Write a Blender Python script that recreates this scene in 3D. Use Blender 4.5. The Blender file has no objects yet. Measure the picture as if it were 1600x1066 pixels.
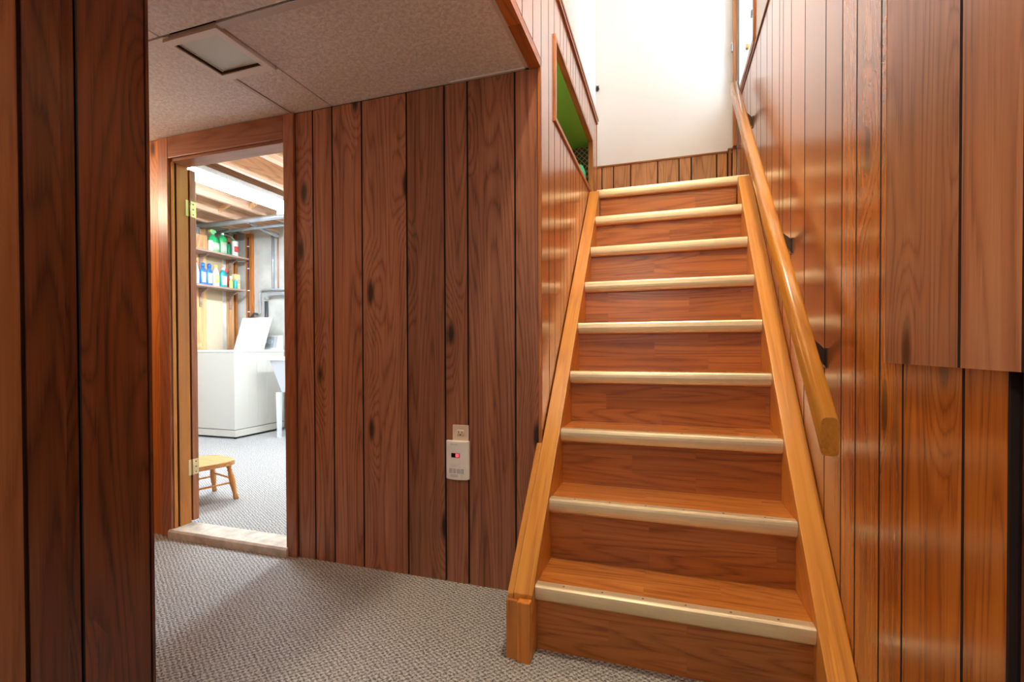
import bpy, bmesh, math, random
from mathutils import Matrix, Vector, Euler
random.seed(11)
S = bpy.context.scene
COL = S.collection
PI = math.pi

# ------------------------------------------------------------------ camera
CAMP = Vector((0.4035, 0.0, 0.9836))
YAW, PITCH, ROLL = 0.3143, -0.0118, -0.0034
def cam_axes():
    c, s = math.cos(YAW), math.sin(YAW)
    F = Vector((-s, c, 0)); R = Vector((c, s, 0)); U = Vector((0, 0, 1))
    cp, sp = math.cos(PITCH), math.sin(PITCH)
    F, U = F*cp + U*sp, U*cp - F*sp
    cr, sr = math.cos(ROLL), math.sin(ROLL)
    R, U = R*cr + U*sr, U*cr - R*sr
    return R, U, F
_R, _U, _F = cam_axes()
cd = bpy.data.cameras.new('camera'); co = bpy.data.objects.new('camera', cd); COL.objects.link(co)
cd.sensor_width = 36; cd.sensor_fit = 'HORIZONTAL'; cd.lens = 745.65/1600*36
cd.shift_y = (552.74-533)/1600; cd.clip_start = .02
M4 = Matrix((( _R.x, _U.x, -_F.x, CAMP.x), (_R.y, _U.y, -_F.y, CAMP.y), (_R.z, _U.z, -_F.z, CAMP.z), (0, 0, 0, 1)))
co.matrix_world = M4
S.camera = co

# ------------------------------------------------------------------ world, exposure, large lights
S.view_settings.view_transform = 'Standard'; S.view_settings.look = 'None'
S.view_settings.gamma = 1.0; S.view_settings.use_curve_mapping = False
S.view_settings.exposure = 0.85
w = bpy.data.worlds.new('sky'); S.world = w; w.use_nodes = True
bg = w.node_tree.nodes['Background']; bg.inputs[0].default_value = (.72, .86, 1, 1); bg.inputs[1].default_value = 1.2
def area(name, loc, rot, sx, sy, watt, col):
    l = bpy.data.lights.new(name, 'AREA'); l.shape = 'RECTANGLE'; l.size = sx; l.size_y = sy
    l.energy = watt; l.color = col
    o = bpy.data.objects.new(name, l); COL.objects.link(o); o.location = loc; o.rotation_euler = rot
    return o
# daylight coming in through the landing window (stands outside its glass)
area('window_daylight', (1.25, 3.25, 3.35), (0, math.radians(90), 0), 1.0, .7, 11, (.9, .96, 1))
# daylight through the window in the wall behind the camera (also outside its glass)
area('rear_window_daylight', (.05, -2.76, 1.35), (math.radians(-90), 0, 0), 1.0, .95, 290, (.94, .96, 1))

# ------------------------------------------------------------------ materials
def newmat(name):
    m = bpy.data.materials.new(name); m.use_nodes = True
    nt = m.node_tree; return m, nt, nt.nodes['Principled BSDF']
def plain(name, col, rough=.5, metal=0, bump=None, emit=None, coat=0, var=None):
    m, nt, b = newmat(name); N, L = nt.nodes, nt.links
    b.inputs['Base Color'].default_value = (*col, 1); b.inputs['Roughness'].default_value = rough
    b.inputs['Metallic'].default_value = metal; b.inputs['Coat Weight'].default_value = coat
    tc = N.new('ShaderNodeTexCoord')
    if var:
        n = N.new('ShaderNodeTexNoise'); n.inputs['Scale'].default_value = var[0]; n.inputs['Detail'].default_value = 4
        L.new(tc.outputs['Object'], n.inputs['Vector'])
        r = N.new('ShaderNodeValToRGB'); L.new(n.outputs[0], r.inputs[0])
        r.color_ramp.elements[0].position = .3; r.color_ramp.elements[1].position = .7
        r.color_ramp.elements[0].color = (*[c*(1-var[1]) for c in col], 1)
        r.color_ramp.elements[1].color = (*[min(1, c*(1+var[1])) for c in col], 1)
        L.new(r.outputs[0], b.inputs['Base Color'])
    if bump:
        n2 = N.new('ShaderNodeTexNoise'); n2.inputs['Scale'].default_value = bump[0]; n2.inputs['Detail'].default_value = 3
        L.new(tc.outputs['Object'], n2.inputs['Vector'])
        bp = N.new('ShaderNodeBump'); bp.inputs['Strength'].default_value = bump[1]; bp.inputs['Distance'].default_value = bump[2]
        L.new(n2.outputs[0], bp.inputs['Height']); L.new(bp.outputs[0], b.inputs['Normal'])
    if emit:
        b.inputs['Emission Color'].default_value = (*emit[0], 1); b.inputs['Emission Strength'].default_value = emit[1]
    return m
def math_node(N, op, v=None):
    n = N.new('ShaderNodeMath'); n.operation = op
    if v is not None: n.inputs[1].default_value = v
    return n
def wood(name, dark, mid, light, rough=.35, rot=(0, 0, 0), rings=46, knots=.0, ringamt=.30, fine=.5, vary=.21, spec=.5, strips=None, wide=6.0, coat=0):
    """vertical grain along the mapped z axis; each object gets its own patch of grain from its random number"""
    m, nt, b = newmat(name); N, L = nt.nodes, nt.links
    tc = N.new('ShaderNodeTexCoord'); oi = N.new('ShaderNodeObjectInfo')
    mp = N.new('ShaderNodeMapping'); mp.inputs['Rotation'].default_value = rot
    L.new(tc.outputs['Object'], mp.inputs['Vector'])
    off = N.new('ShaderNodeVectorMath'); off.operation = 'SCALE'; off.inputs[0].default_value = (17.3, 9.1, 31.7)
    L.new(oi.outputs['Random'], off.inputs['Scale'])
    add = N.new('ShaderNodeVectorMath'); add.operation = 'ADD'; L.new(mp.outputs[0], add.inputs[0]); L.new(off.outputs[0], add.inputs[1])
    src = add
    stripfac = None
    if strips:
        # printed laminate strips: x across mapped z (length), rows across
        sep = N.new('ShaderNodeSeparateXYZ'); L.new(mp.outputs[0], sep.inputs[0])
        cmb = N.new('ShaderNodeCombineXYZ'); L.new(sep.outputs[2], cmb.inputs[0])
        ad = math_node(N, 'ADD'); L.new(sep.outputs[0], ad.inputs[0]); L.new(sep.outputs[1], ad.inputs[1]); L.new(ad.outputs[0], cmb.inputs[1])
        of2 = N.new('ShaderNodeVectorMath'); of2.operation = 'SCALE'; of2.inputs[0].default_value = (3.3, 0, 0); L.new(oi.outputs['Random'], of2.inputs['Scale'])
        ad2 = N.new('ShaderNodeVectorMath'); ad2.operation = 'ADD'; L.new(cmb.outputs[0], ad2.inputs[0]); L.new(of2.outputs[0], ad2.inputs[1])
        br = N.new('ShaderNodeTexBrick'); L.new(ad2.outputs[0], br.inputs['Vector'])
        br.inputs['Color1'].default_value = (0, 0, 0, 1); br.inputs['Color2'].default_value = (1, 1, 1, 1); br.inputs['Mortar'].default_value = (.0, 0, 0, 1)
        br.inputs['Scale'].default_value = 1; br.inputs['Brick Width'].default_value = strips[0]; br.inputs['Row Height'].default_value = strips[1]
        br.inputs['Mortar Size'].default_value = .0004; br.inputs['Bias'].default_value = 0; br.offset = .37
        stripfac = br.outputs['Color']
        sc2 = N.new('ShaderNodeVectorMath'); sc2.operation = 'MULTIPLY_ADD'
        L.new(stripfac, sc2.inputs[0]); sc2.inputs[1].default_value = (5, 3, 7); L.new(add.outputs[0], sc2.inputs[2]); src = sc2
    def noise(scale, detail, rough_=.5, dist=0):
        v = N.new('ShaderNodeVectorMath'); v.operation = 'MULTIPLY'; v.inputs[1].default_value = scale
        L.new(src.outputs[0], v.inputs[0])
        n = N.new('ShaderNodeTexNoise'); n.inputs['Scale'].default_value = 1; n.inputs['Detail'].default_value = detail
        n.inputs['Roughness'].default_value = rough_; n.inputs['Distortion'].default_value = dist
        L.new(v.outputs[0], n.inputs['Vector']); return n
    n1 = noise((wide, wide, .42), 1.5, .45)
    n2 = noise((30, 30, .9), 2.5, .6)
    n3 = noise((170, 170, 5), 3, .65)
    val = n1.outputs[0]
    kmask = None
    if knots:
        v = N.new('ShaderNodeVectorMath'); v.operation = 'MULTIPLY'; v.inputs[1].default_value = (5.2, 1.7, 1.7); sx_ = N.new('ShaderNodeSeparateXYZ'); L.new(src.outputs[0], sx_.inputs[0])
        cx_ = N.new('ShaderNodeCombineXYZ'); L.new(sx_.outputs[0], cx_.inputs[0]); L.new(sx_.outputs[2], cx_.inputs[1]); L.new(cx_.outputs[0], v.inputs[0])
        vo = N.new('ShaderNodeTexVoronoi'); vo.voronoi_dimensions = '2D'; vo.inputs['Scale'].default_value = 1; L.new(v.outputs[0], vo.inputs['Vector'])
        sc = N.new('ShaderNodeSeparateColor'); L.new(vo.outputs['Color'], sc.inputs[0])
        gate = math_node(N, 'GREATER_THAN', 1-knots); L.new(sc.outputs[0], gate.inputs[0])
        kd = N.new('ShaderNodeMapRange'); kd.inputs[1].default_value = .03; kd.inputs[2].default_value = .13; kd.inputs[3].default_value = 1; kd.inputs[4].default_value = 0
        kd.interpolation_type = 'SMOOTHSTEP'
        dn = math_node(N, 'MULTIPLY_ADD'); L.new(n2.outputs[0], dn.inputs[0]); dn.inputs[1].default_value = .16; L.new(vo.outputs['Distance'], dn.inputs[2])
        ds = math_node(N, 'SUBTRACT', .08); L.new(dn.outputs[0], ds.inputs[0])
        L.new(ds.outputs[0], kd.inputs[0])
        km = math_node(N, 'MULTIPLY'); L.new(kd.outputs[0], km.inputs[0]); L.new(gate.outputs[0], km.inputs[1]); kmask = km
        wd = N.new('ShaderNodeMapRange'); wd.inputs[1].default_value = 0; wd.inputs[2].default_value = .5; wd.inputs[3].default_value = .22; wd.inputs[4].default_value = 0
        wd.interpolation_type = 'SMOOTHSTEP'
        L.new(vo.outputs['Distance'], wd.inputs[0])
        wm = math_node(N, 'MULTIPLY'); L.new(wd.outputs[0], wm.inputs[0]); L.new(gate.outputs[0], wm.inputs[1])
        aa = math_node(N, 'ADD'); L.new(n1.outputs[0], aa.inputs[0]); L.new(wm.outputs[0], aa.inputs[1]); val = aa.outputs[0]
    f = math_node(N, 'MULTIPLY', rings); L.new(val, f.inputs[0])
    jt = math_node(N, 'MULTIPLY_ADD', 1.5); L.new(n3.outputs[0], jt.inputs[0]); L.new(f.outputs[0], jt.inputs[2])
    pp = math_node(N, 'PINGPONG', 1.0); L.new(jt.outputs[0], pp.inputs[0])      # saw-tooth growth rings: slow rise, sharp edge
    pw = math_node(N, 'POWER', 2.6); L.new(pp.outputs[0], pw.inputs[0])
    t1 = math_node(N, 'MULTIPLY', ringamt); L.new(pw.outputs[0], t1.inputs[0])
    t2 = math_node(N, 'MULTIPLY_ADD', fine); L.new(n3.outputs[0], t2.inputs[0]); L.new(t1.outputs[0], t2.inputs[2])
    t3 = math_node(N, 'MULTIPLY_ADD', .72); L.new(n2.outputs[0], t3.inputs[0]); L.new(t2.outputs[0], t3.inputs[2])
    cr = N.new('ShaderNodeValToRGB'); e = cr.color_ramp.elements
    e[0].position = .40; e[0].color = (*light, 1); e[1].position = 1.02; e[1].color = (*dark, 1)
    k = cr.color_ramp.elements.new(.68); k.color = (*mid, 1)
    L.new(t3.outputs[0], cr.inputs[0])
    out = cr.outputs[0]
    if kmask:
        mx = N.new('ShaderNodeMix'); mx.data_type = 'RGBA'; L.new(kmask.outputs[0], mx.inputs[0]); L.new(out, mx.inputs[6])
        mx.inputs[7].default_value = (*[c*.22 for c in dark], 1); out = mx.outputs[2]
    hs = N.new('ShaderNodeHueSaturation'); L.new(out, hs.inputs['Color'])
    rv = N.new('ShaderNodeMapRange'); rv.inputs[3].default_value = 1-vary; rv.inputs[4].default_value = 1+vary
    L.new(oi.outputs['Random'], rv.inputs[0])
    if stripfac is not None:
        s2 = N.new('ShaderNodeMapRange'); s2.inputs[3].default_value = .88; s2.inputs[4].default_value = 1.1; L.new(stripfac, s2.inputs[0])
        mm = math_node(N, 'MULTIPLY'); L.new(rv.outputs[0], mm.inputs[0]); L.new(s2.outputs[0], mm.inputs[1]); L.new(mm.outputs[0], hs.inputs['Value'])
    else:
        L.new(rv.outputs[0], hs.inputs['Value'])
    L.new(hs.outputs[0], b.inputs['Base Color'])
    b.inputs['Roughness'].default_value = rough; b.inputs['Specular IOR Level'].default_value = spec
    b.inputs['Coat Weight'].default_value = coat; b.inputs['Coat Roughness'].default_value = .21
    bp = N.new('ShaderNodeBump'); bp.inputs['Strength'].default_value = .015 if coat > .5 else .06; bp.inputs['Distance'].default_value = .0005
    L.new(n3.outputs[0], bp.inputs['Height']); L.new(bp.outputs[0], b.inputs['Normal'])
    return m
AX_X = (0, math.radians(-90), 0); AX_Y = (math.radians(90), 0, 0)
SL = math.atan2(.22, .1972)
AX_S = (PI/2 - SL, 0, 0)
PAN = ((.14, .045, .022), (.30, .112, .055), (.42, .18, .098))
mat = {}
mat['panel'] = wood('brown_wood_panel', *PAN, rough=.36, knots=.22)
mat['panel_orange'] = wood('orange_wood_panel', (.25, .06, .006), (.46, .13, .012), (.58, .20, .026), rough=.26, knots=.22, spec=.5, coat=1.0)  # amber varnish, its saturation raised to carry the warm stairwell light
mat['panel_warmlit'] = wood('warmlit_matt_panel', (.30, .08, .012), (.52, .17, .03), (.64, .25, .05), rough=.4, knots=.22)  # panel wood turned bright orange: warm passage light put into the colour
mat['panel_daylit'] = wood('daylit_brown_panel', (.22, .075, .034), (.42, .175, .085), (.54, .26, .14), rough=.34, knots=.25, coat=.3)  # brown panel made paler: daylight from above put into the colour
mat['wains'] = wood('light_wainscot', (.32, .12, .035), (.56, .25, .085), (.66, .34, .14), rough=.4, knots=.2)
mat['jambwood'] = wood('worn_jamb_wood', (.12, .036, .010), (.22, .075, .024), (.28, .11, .04), rough=.4, ringamt=.2)
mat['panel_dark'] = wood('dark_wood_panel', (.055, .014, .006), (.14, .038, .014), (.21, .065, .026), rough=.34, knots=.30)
mat['trim'] = wood('brown_trim_wood', (.26, .088, .036), (.38, .14, .062), (.45, .185, .09), rough=.35, ringamt=.3)
mat['trim_x'] = wood('brown_trim_wood_across', (.26, .088, .036), (.38, .14, .062), (.45, .185, .09), rough=.35, ringamt=.3, rot=AX_X)
mat['trim_o'] = wood('orange_trim_wood', (.24, .07, .015), (.44, .15, .035), (.56, .22, .06), rough=.35, ringamt=.3)
mat['trim_oy'] = wood('orange_trim_wood_along', (.24, .07, .015), (.44, .15, .035), (.56, .22, .06), rough=.35, ringamt=.3, rot=AX_Y)
mat['trim_ox'] = wood('orange_trim_wood_across', (.24, .07, .015), (.44, .15, .035), (.56, .22, .06), rough=.35, ringamt=.3, rot=AX_X)
mat['cap'] = wood('honey_stringer_wood', (.52, .19, .03), (.72, .30, .05), (.82, .39, .08), rough=.32, rot=AX_S, ringamt=.25, rings=18)
mat['post'] = wood('honey_post_wood', (.44, .14, .02), (.62, .23, .035), (.70, .30, .055), rough=.32, ringamt=.25, rings=18)
mat['rail'] = wood('golden_rail_wood', (.42, .15, .02), (.58, .24, .035), (.66, .30, .05), rough=.22, ringamt=.2, rings=14, vary=.02)
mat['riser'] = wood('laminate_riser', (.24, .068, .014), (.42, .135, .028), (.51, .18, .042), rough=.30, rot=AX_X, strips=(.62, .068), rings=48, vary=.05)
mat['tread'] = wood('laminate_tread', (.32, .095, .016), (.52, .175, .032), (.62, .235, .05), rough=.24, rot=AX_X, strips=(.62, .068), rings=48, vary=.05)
mat['pine'] = wood('raw_pine', (.45, .22, .09), (.66, .36, .16), (.75, .46, .23), rough=.6, knots=.15, ringamt=.35)
mat['pine_y'] = wood('raw_pine_along', (.50, .30, .20), (.66, .44, .30), (.74, .53, .38), rough=.6, rot=AX_Y, ringamt=.35)
mat['pine_x'] = wood('raw_pine_across', (.40, .20, .09), (.60, .33, .15), (.68, .42, .2), rough=.6, rot=AX_X, ringamt=.35)
mat['osb'] = wood('orange_subfloor', (.50, .25, .08), (.72, .40, .13), (.80, .5, .2), rough=.6, rot=AX_Y, ringamt=.15)
mat['stool'] = wood('stool_wood', (.42, .17, .05), (.62, .30, .10), (.72, .40, .16), rough=.35, rot=AX_X, ringamt=.35)
mat['stool_z'] = wood('stool_leg_wood', (.42, .17, .05), (.60, .27, .08), (.68, .34, .12), rough=.35, ringamt=.25)
mat['shelfwood'] = wood('dusty_shelf_wood', (.20, .13, .10), (.32, .22, .17), (.40, .29, .23), rough=.7, rot=AX_Y)
mat['groove'] = plain('dark_groove', (.020, .008, .005), .8)
mat['capdark'] = wood('dark_ledge_wood', (.10, .03, .012), (.20, .065, .025), (.26, .095, .04), rough=.4, rot=AX_Y)
mat['white_wall'] = plain('warm_white_paint', (.86, .83, .79), .55, bump=(60, .08, .001))
mat['upper_white'] = plain('white_paint', (.86, .84, .80), .6)
mat['concrete'] = plain('painted_concrete', (.60, .60, .56), .85, bump=(14, .4, .006), var=(5, .16))
mat['sill'] = plain('worn_concrete_sill', (.62, .56, .48), .8, bump=(40, .5, .004), var=(18, .25))
mat['metal_gold'] = plain('champagne_aluminium', (.88, .72, .46), .36, .6, var=(30, .03))
mat['screw'] = plain('screw_head', (.25, .20, .13), .4, .8)
mat['brass'] = plain('brass', (.80, .66, .38), .35, .7)
mat['bronze'] = plain('dark_bronze', (.05, .028, .016), .35, .6)
mat['white_plastic'] = plain('white_plastic', (.84, .82, .80), .35)
mat['ivory'] = plain('ivory_plastic', (.70, .56, .42), .35)
mat['black'] = plain('black_slot', (.012, .012, .012), .5)
mat['greymark'] = plain('grey_print', (.50, .50, .52), .5)
mat['led_dark'] = plain('display_dark', (.02, .004, .004), .2)
mat['led'] = plain('display_red', (.6, .02, .03), .3, emit=((1, .04, .06), 1.6))
mat['enamel'] = plain('white_enamel', (.60, .58, .52), .22)
mat['enamel2'] = plain('bright_enamel', (.76, .77, .76), .18)
mat['tub'] = plain('white_tub_plastic', (.70, .73, .78), .4)
mat['steel'] = plain('galvanised_steel', (.46, .50, .54), .42, .55, var=(9, .12))
mat['pipe_grey'] = plain('grey_pipe', (.30, .33, .36), .5)
mat['pipe_black'] = plain('black_pipe', (.04, .045, .05), .5)
mat['pipe_copper'] = plain('dull_copper', (.55, .30, .20), .4, .5)
mat['beige'] = plain('beige_board', (.66, .55, .40), .7)
mat['cardboard'] = plain('tan_board', (.52, .40, .26), .7)
mat['tube'] = plain('fluorescent_tube', (1, 1, 1), .4, emit=((.82, .92, 1), 92))
mat['fix_white'] = plain('fixture_white', (.85, .85, .84), .4)
mat['light_frame'] = plain('light_frame', (.86, .82, .76), .5)
mat['diffuser'] = plain('frosted_diffuser', (.70, .76, .70), .3, bump=(160, .2, .002))
mat['tbar'] = plain('ceiling_grid', (.66, .60, .55), .55)
mat['gap'] = plain('ceiling_gap', (.03, .02, .016), .9)
mat['green'] = plain('green_paint', (.22, .52, .07), .55)
mat['cloth_green'] = plain('green_cloth', (.08, .62, .30), .8)
mat['cloth_white'] = plain('cream_cloth', (.75, .65, .5), .8)
mat['latch_grey'] = plain('grey_latch', (.35, .35, .36), .4, .5)
mat['glove'] = plain('cloth', (.6, .6, .6), .8)
for n, c in dict(b_green=(.03, .50, .16), b_lime=(.30, .72, .35), b_blue=(.02, .16, .62), b_blue2=(.03, .10, .45), b_teal=(.01, .35, .42), b_yellow=(.85, .78, .12),
                 b_red=(.72, .08, .07), b_pale=(.72, .80, .62), l_white=(.86, .90, .92), l_pale=(.70, .88, .66), b_box=(.85, .66, .30), l_yellow=(.92, .86, .25), b_dgreen=(.01, .30, .13), l_blue=(.08, .16, .45)).items():
    mat[n] = plain(n, c, .3)
def pane_mat():
    m, nt, b = newmat('window_glass'); N, L = nt.nodes, nt.links
    tr = N.new('ShaderNodeBsdfTransparent'); tr.inputs[0].default_value = (.93, .97, .99, 1)
    gl = N.new('ShaderNodeBsdfGlossy'); gl.inputs[1].default_value = .03
    fr = N.new('ShaderNodeValue'); fr.outputs[0].default_value = .06
    mx = N.new('ShaderNodeMixShader'); L.new(fr.outputs[0], mx.inputs[0]); L.new(tr.outputs[0], mx.inputs[1]); L.new(gl.outputs[0], mx.inputs[2])
    L.new(mx.outputs[0], N['Material Output'].inputs[0]); return m
mat['pane'] = pane_mat()
def carpet_mat():
    m, nt, b = newmat('grey_loop_carpet'); N, L = nt.nodes, nt.links
    tc = N.new('ShaderNodeTexCoord'); mp = N.new('ShaderNodeMapping'); mp.inputs['Rotation'].default_value = (0, 0, math.radians(12))
    L.new(tc.outputs['Object'], mp.inputs[0])
    wob = N.new('ShaderNodeTexNoise'); wob.inputs['Scale'].default_value = 55; wob.inputs['Detail'].default_value = 2; L.new(mp.outputs[0], wob.inputs['Vector'])
    wm = N.new('ShaderNodeVectorMath'); wm.operation = 'MULTIPLY_ADD'; wm.inputs[1].default_value = (.016, .016, 0); L.new(wob.outputs['Color'], wm.inputs[0]); L.new(mp.outputs[0], wm.inputs[2])
    sp = N.new('ShaderNodeSeparateXYZ'); L.new(wm.outputs[0], sp.inputs[0])
    def wave(a, bcoef, per):
        p = math_node(N, 'MULTIPLY', a*2*PI/per); L.new(sp.outputs[0], p.inputs[0])
        q = math_node(N, 'MULTIPLY_ADD', bcoef*2*PI/per); L.new(sp.outputs[1], q.inputs[0]); L.new(p.outputs[0], q.inputs[2])
        s = math_node(N, 'SINE'); L.new(q.outputs[0], s.inputs[0]); return s
    s1 = wave(.92, .38, .024); s2 = wave(-.30, .95, .019)
    pr = math_node(N, 'MULTIPLY'); L.new(s1.outputs[0], pr.inputs[0]); L.new(s2.outputs[0], pr.inputs[1])
    nz = N.new('ShaderNodeTexNoise'); nz.inputs['Scale'].default_value = 170; nz.inputs['Detail'].default_value = 2; L.new(mp.outputs[0], nz.inputs['Vector'])
    ad = math_node(N, 'MULTIPLY_ADD', 1.7); L.new(nz.outputs[0], ad.inputs[0])
    h = math_node(N, 'MULTIPLY', .30); L.new(pr.outputs[0], h.inputs[0]); L.new(h.outputs[0], ad.inputs[2])
    s3 = math_node(N, 'SUBTRACT', .35); L.new(ad.outputs[0], s3.inputs[0])
    cr = N.new('ShaderNodeValToRGB'); e = cr.color_ramp.elements
    e[0].position = .15; e[0].color = (.12, .112, .105, 1); e[1].position = .9; e[1].color = (.62, .61, .60, 1)
    L.new(s3.outputs[0], cr.inputs[0])
    L.new(cr.outputs[0], b.inputs['Base Color']); b.inputs['Roughness'].default_value = .95; b.inputs['Specular IOR Level'].default_value = .15
    bp = N.new('ShaderNodeBump'); bp.inputs['Strength'].default_value = .7; bp.inputs['Distance'].default_value = .004; L.new(s3.outputs[0], bp.inputs['Height']); L.new(bp.outputs[0], b.inputs['Normal'])
    return m
mat['carpet'] = carpet_mat()
def tile_mat():
    m, nt, b = newmat('stucco_ceiling_tile'); N, L = nt.nodes, nt.links
    tc = N.new('ShaderNodeTexCoord')
    n = N.new('ShaderNodeTexNoise'); n.inputs['Scale'].default_value = 75; n.inputs['Detail'].default_value = 4; n.inputs['Distortion'].default_value = .8; L.new(tc.outputs['Object'], n.inputs['Vector'])
    cr = N.new('ShaderNodeValToRGB'); e = cr.color_ramp.elements; e[0].position = .36; e[0].color = (.72, .67, .64, 1); e[1].position = .64; e[1].color = (.92, .89, .865, 1)
    L.new(n.outputs[0], cr.inputs[0]); L.new(cr.outputs[0], b.inputs['Base Color']); b.inputs['Roughness'].default_value = .85
    bp = N.new('ShaderNodeBump'); bp.inputs['Strength'].default_value = .6; bp.inputs['Distance'].default_value = .004; L.new(n.outputs[0], bp.inputs['Height']); L.new(bp.outputs[0], b.inputs['Normal'])
    return m
mat['tile'] = tile_mat()
def lattice_mat():
    m, nt, b = newmat('lattice_carpet'); N, L = nt.nodes, nt.links
    tc = N.new('ShaderNodeTexCoord'); sp = N.new('ShaderNodeSeparateXYZ'); L.new(tc.outputs['Object'], sp.inputs[0])
    outs = []
    for sgn in (1, -1):
        a = math_node(N, 'MULTIPLY_ADD', sgn); L.new(sp.outputs[2], a.inputs[0]); L.new(sp.outputs[0], a.inputs[2])
        f = math_node(N, 'MULTIPLY', 28); L.new(a.outputs[0], f.inputs[0])
        fr = math_node(N, 'FRACT'); L.new(f.outputs[0], fr.inputs[0]); g = math_node(N, 'LESS_THAN', .2); L.new(fr.outputs[0], g.inputs[0]); outs.append(g)
    mxm = math_node(N, 'MAXIMUM'); L.new(outs[0].outputs[0], mxm.inputs[0]); L.new(outs[1].outputs[0], mxm.inputs[1])
    mx = N.new('ShaderNodeMix'); mx.data_type = 'RGBA'; L.new(mxm.outputs[0], mx.inputs[0]); mx.inputs[6].default_value = (.035, .025, .015, 1); mx.inputs[7].default_value = (.28, .19, .09, 1)
    L.new(mx.outputs[2], b.inputs['Base Color']); b.inputs['Roughness'].default_value = .9; return m
mat['lattice'] = lattice_mat()

# ------------------------------------------------------------------ helpers
class MB:
    def __init__(self): self.v = []; self.f = []; self.sm = []
    def add(self, vs, fs, smooth=False):
        n = len(self.v); self.v += [tuple(p) for p in vs]; self.f += [tuple(i+n for i in q) for q in fs]; self.sm += [smooth]*len(fs); return self
    def box(self, x0, x1, y0, y1, z0, z1):
        vs = [(x, y, z) for z in (z0, z1) for y in (y0, y1) for x in (x0, x1)]
        return self.add(vs, [(0, 2, 3, 1), (4, 5, 7, 6), (0, 1, 5, 4), (2, 6, 7, 3), (0, 4, 6, 2), (1, 3, 7, 5)])
    def prism(self, poly, a, b, axis='x', smooth=False):
        """closed polygon swept from a to b along an axis: poly is (y,z) for x, (x,z) for y, (x,y) for z"""
        mk = {'x': lambda p, t: (t, p[0], p[1]), 'y': lambda p, t: (p[0], t, p[1]), 'z': lambda p, t: (p[0], p[1], t)}[axis]
        n = len(poly); vs = [mk(p, a) for p in poly] + [mk(p, b) for p in poly]
        self.add(vs, [(i, (i+1) % n, n+(i+1) % n, n+i) for i in range(n)], smooth)
        self.add(vs, [tuple(range(n))[::-1], tuple(range(n, 2*n))]); return self
    def tube(self, pts, r, n=10, r1=None, cap=True):
        pts = [Vector(p) for p in pts]; rings = []; k = len(pts)
        for i, p in enumerate(pts):
            d = (pts[min(i+1, k-1)] - pts[max(i-1, 0)]).normalized()
            u = d.cross(Vector((0, 0, 1))); u = u.normalized() if u.length > 1e-3 else Vector((1, 0, 0))
            w_ = d.cross(u); rr = r if r1 is None else r + (r1-r)*i/(k-1)
            if isinstance(r, (list, tuple)): rr = r[i]
            rings.append([p + u*rr*math.cos(2*PI*j/n) + w_*rr*math.sin(2*PI*j/n) for j in range(n)])
        vs = [q for R_ in rings for q in R_]
        self.add(vs, [(i*n+j, i*n+(j+1) % n, (i+1)*n+(j+1) % n, (i+1)*n+j) for i in range(k-1) for j in range(n)], True)
        if cap: self.add(vs, [tuple(range(n))[::-1], tuple((k-1)*n+j for j in range(n))])
        return self
    def lathe(self, c, prof, n=16, sx=1, sy=1, rot=0):
        """prof: (radius, height); sx, sy squash the round"""
        vs = []; cr, sr = math.cos(rot), math.sin(rot)
        for r_, z in prof:
            for j in range(n):
                x, y = r_*math.cos(2*PI*j/n)*sx, r_*math.sin(2*PI*j/n)*sy
                vs.append((c[0]+x*cr-y*sr, c[1]+x*sr+y*cr, c[2]+z))
        k = len(prof)
        self.add(vs, [(i*n+j, i*n+(j+1) % n, (i+1)*n+(j+1) % n, (i+1)*n+j) for i in range(k-1) for j in range(n)], True)
        self.add(vs, [tuple(range(n))[::-1], tuple((k-1)*n+j for j in range(n))]); return self
    def build(self, name, m, parent=None, org=None, bevel=0, rot=None):
        if org is None:
            xs = list(zip(*self.v)); org = ((min(xs[0])+max(xs[0]))/2, (min(xs[1])+max(xs[1]))/2, min(xs[2]))
            vs = [(a-org[0], b_-org[1], c-org[2]) for a, b_, c in self.v]
        elif org == 'local': vs = self.v; org = (0, 0, 0)
        else: vs = [(a-org[0], b_-org[1], c-org[2]) for a, b_, c in self.v]
        me = bpy.data.meshes.new(name); me.from_pydata(vs, [], self.f)
        me.polygons.foreach_set('use_smooth', self.sm); me.update()
        bm = bmesh.new(); bm.from_mesh(me); bmesh.ops.remove_doubles(bm, verts=bm.verts, dist=1e-6); bmesh.ops.recalc_face_normals(bm, faces=bm.faces)
        if bevel:
            es = [e for e in bm.edges if len(e.link_faces) == 2 and e.calc_face_angle(0) > .6]
            bmesh.ops.bevel(bm, geom=es, offset=bevel, segments=2, affect='EDGES', profile=.6)
        bm.to_mesh(me); bm.free()
        me.materials.append(mat[m] if isinstance(m, str) else m)
        o = bpy.data.objects.new(name, me); COL.objects.link(o)
        o.location = org
        if rot: o.rotation_euler = rot
        if parent: attach(o, parent)
        return o
def wpos(o):
    p = Vector(o.location)
    while o.parent: o = o.parent; p += Vector(o.location)
    return p
def attach(o, parent):
    o.location = Vector(o.location) - wpos(parent); o.parent = parent
def tag(o, label, cat, group=None, kind=None):
    o['label'] = label; o['category'] = cat
    if group: o['group'] = group
    if kind: o['kind'] = kind
    return o
def empty(name, loc, label, cat, group=None, kind=None):
    o = bpy.data.objects.new(name, None); COL.objects.link(o); o.location = loc; o.empty_display_size = .1
    return tag(o, label, cat, group, kind)
def struct(name, mb, m, label, cat, **k):
    return tag(mb.build(name, m, **k), label, cat, kind='structure')
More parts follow.
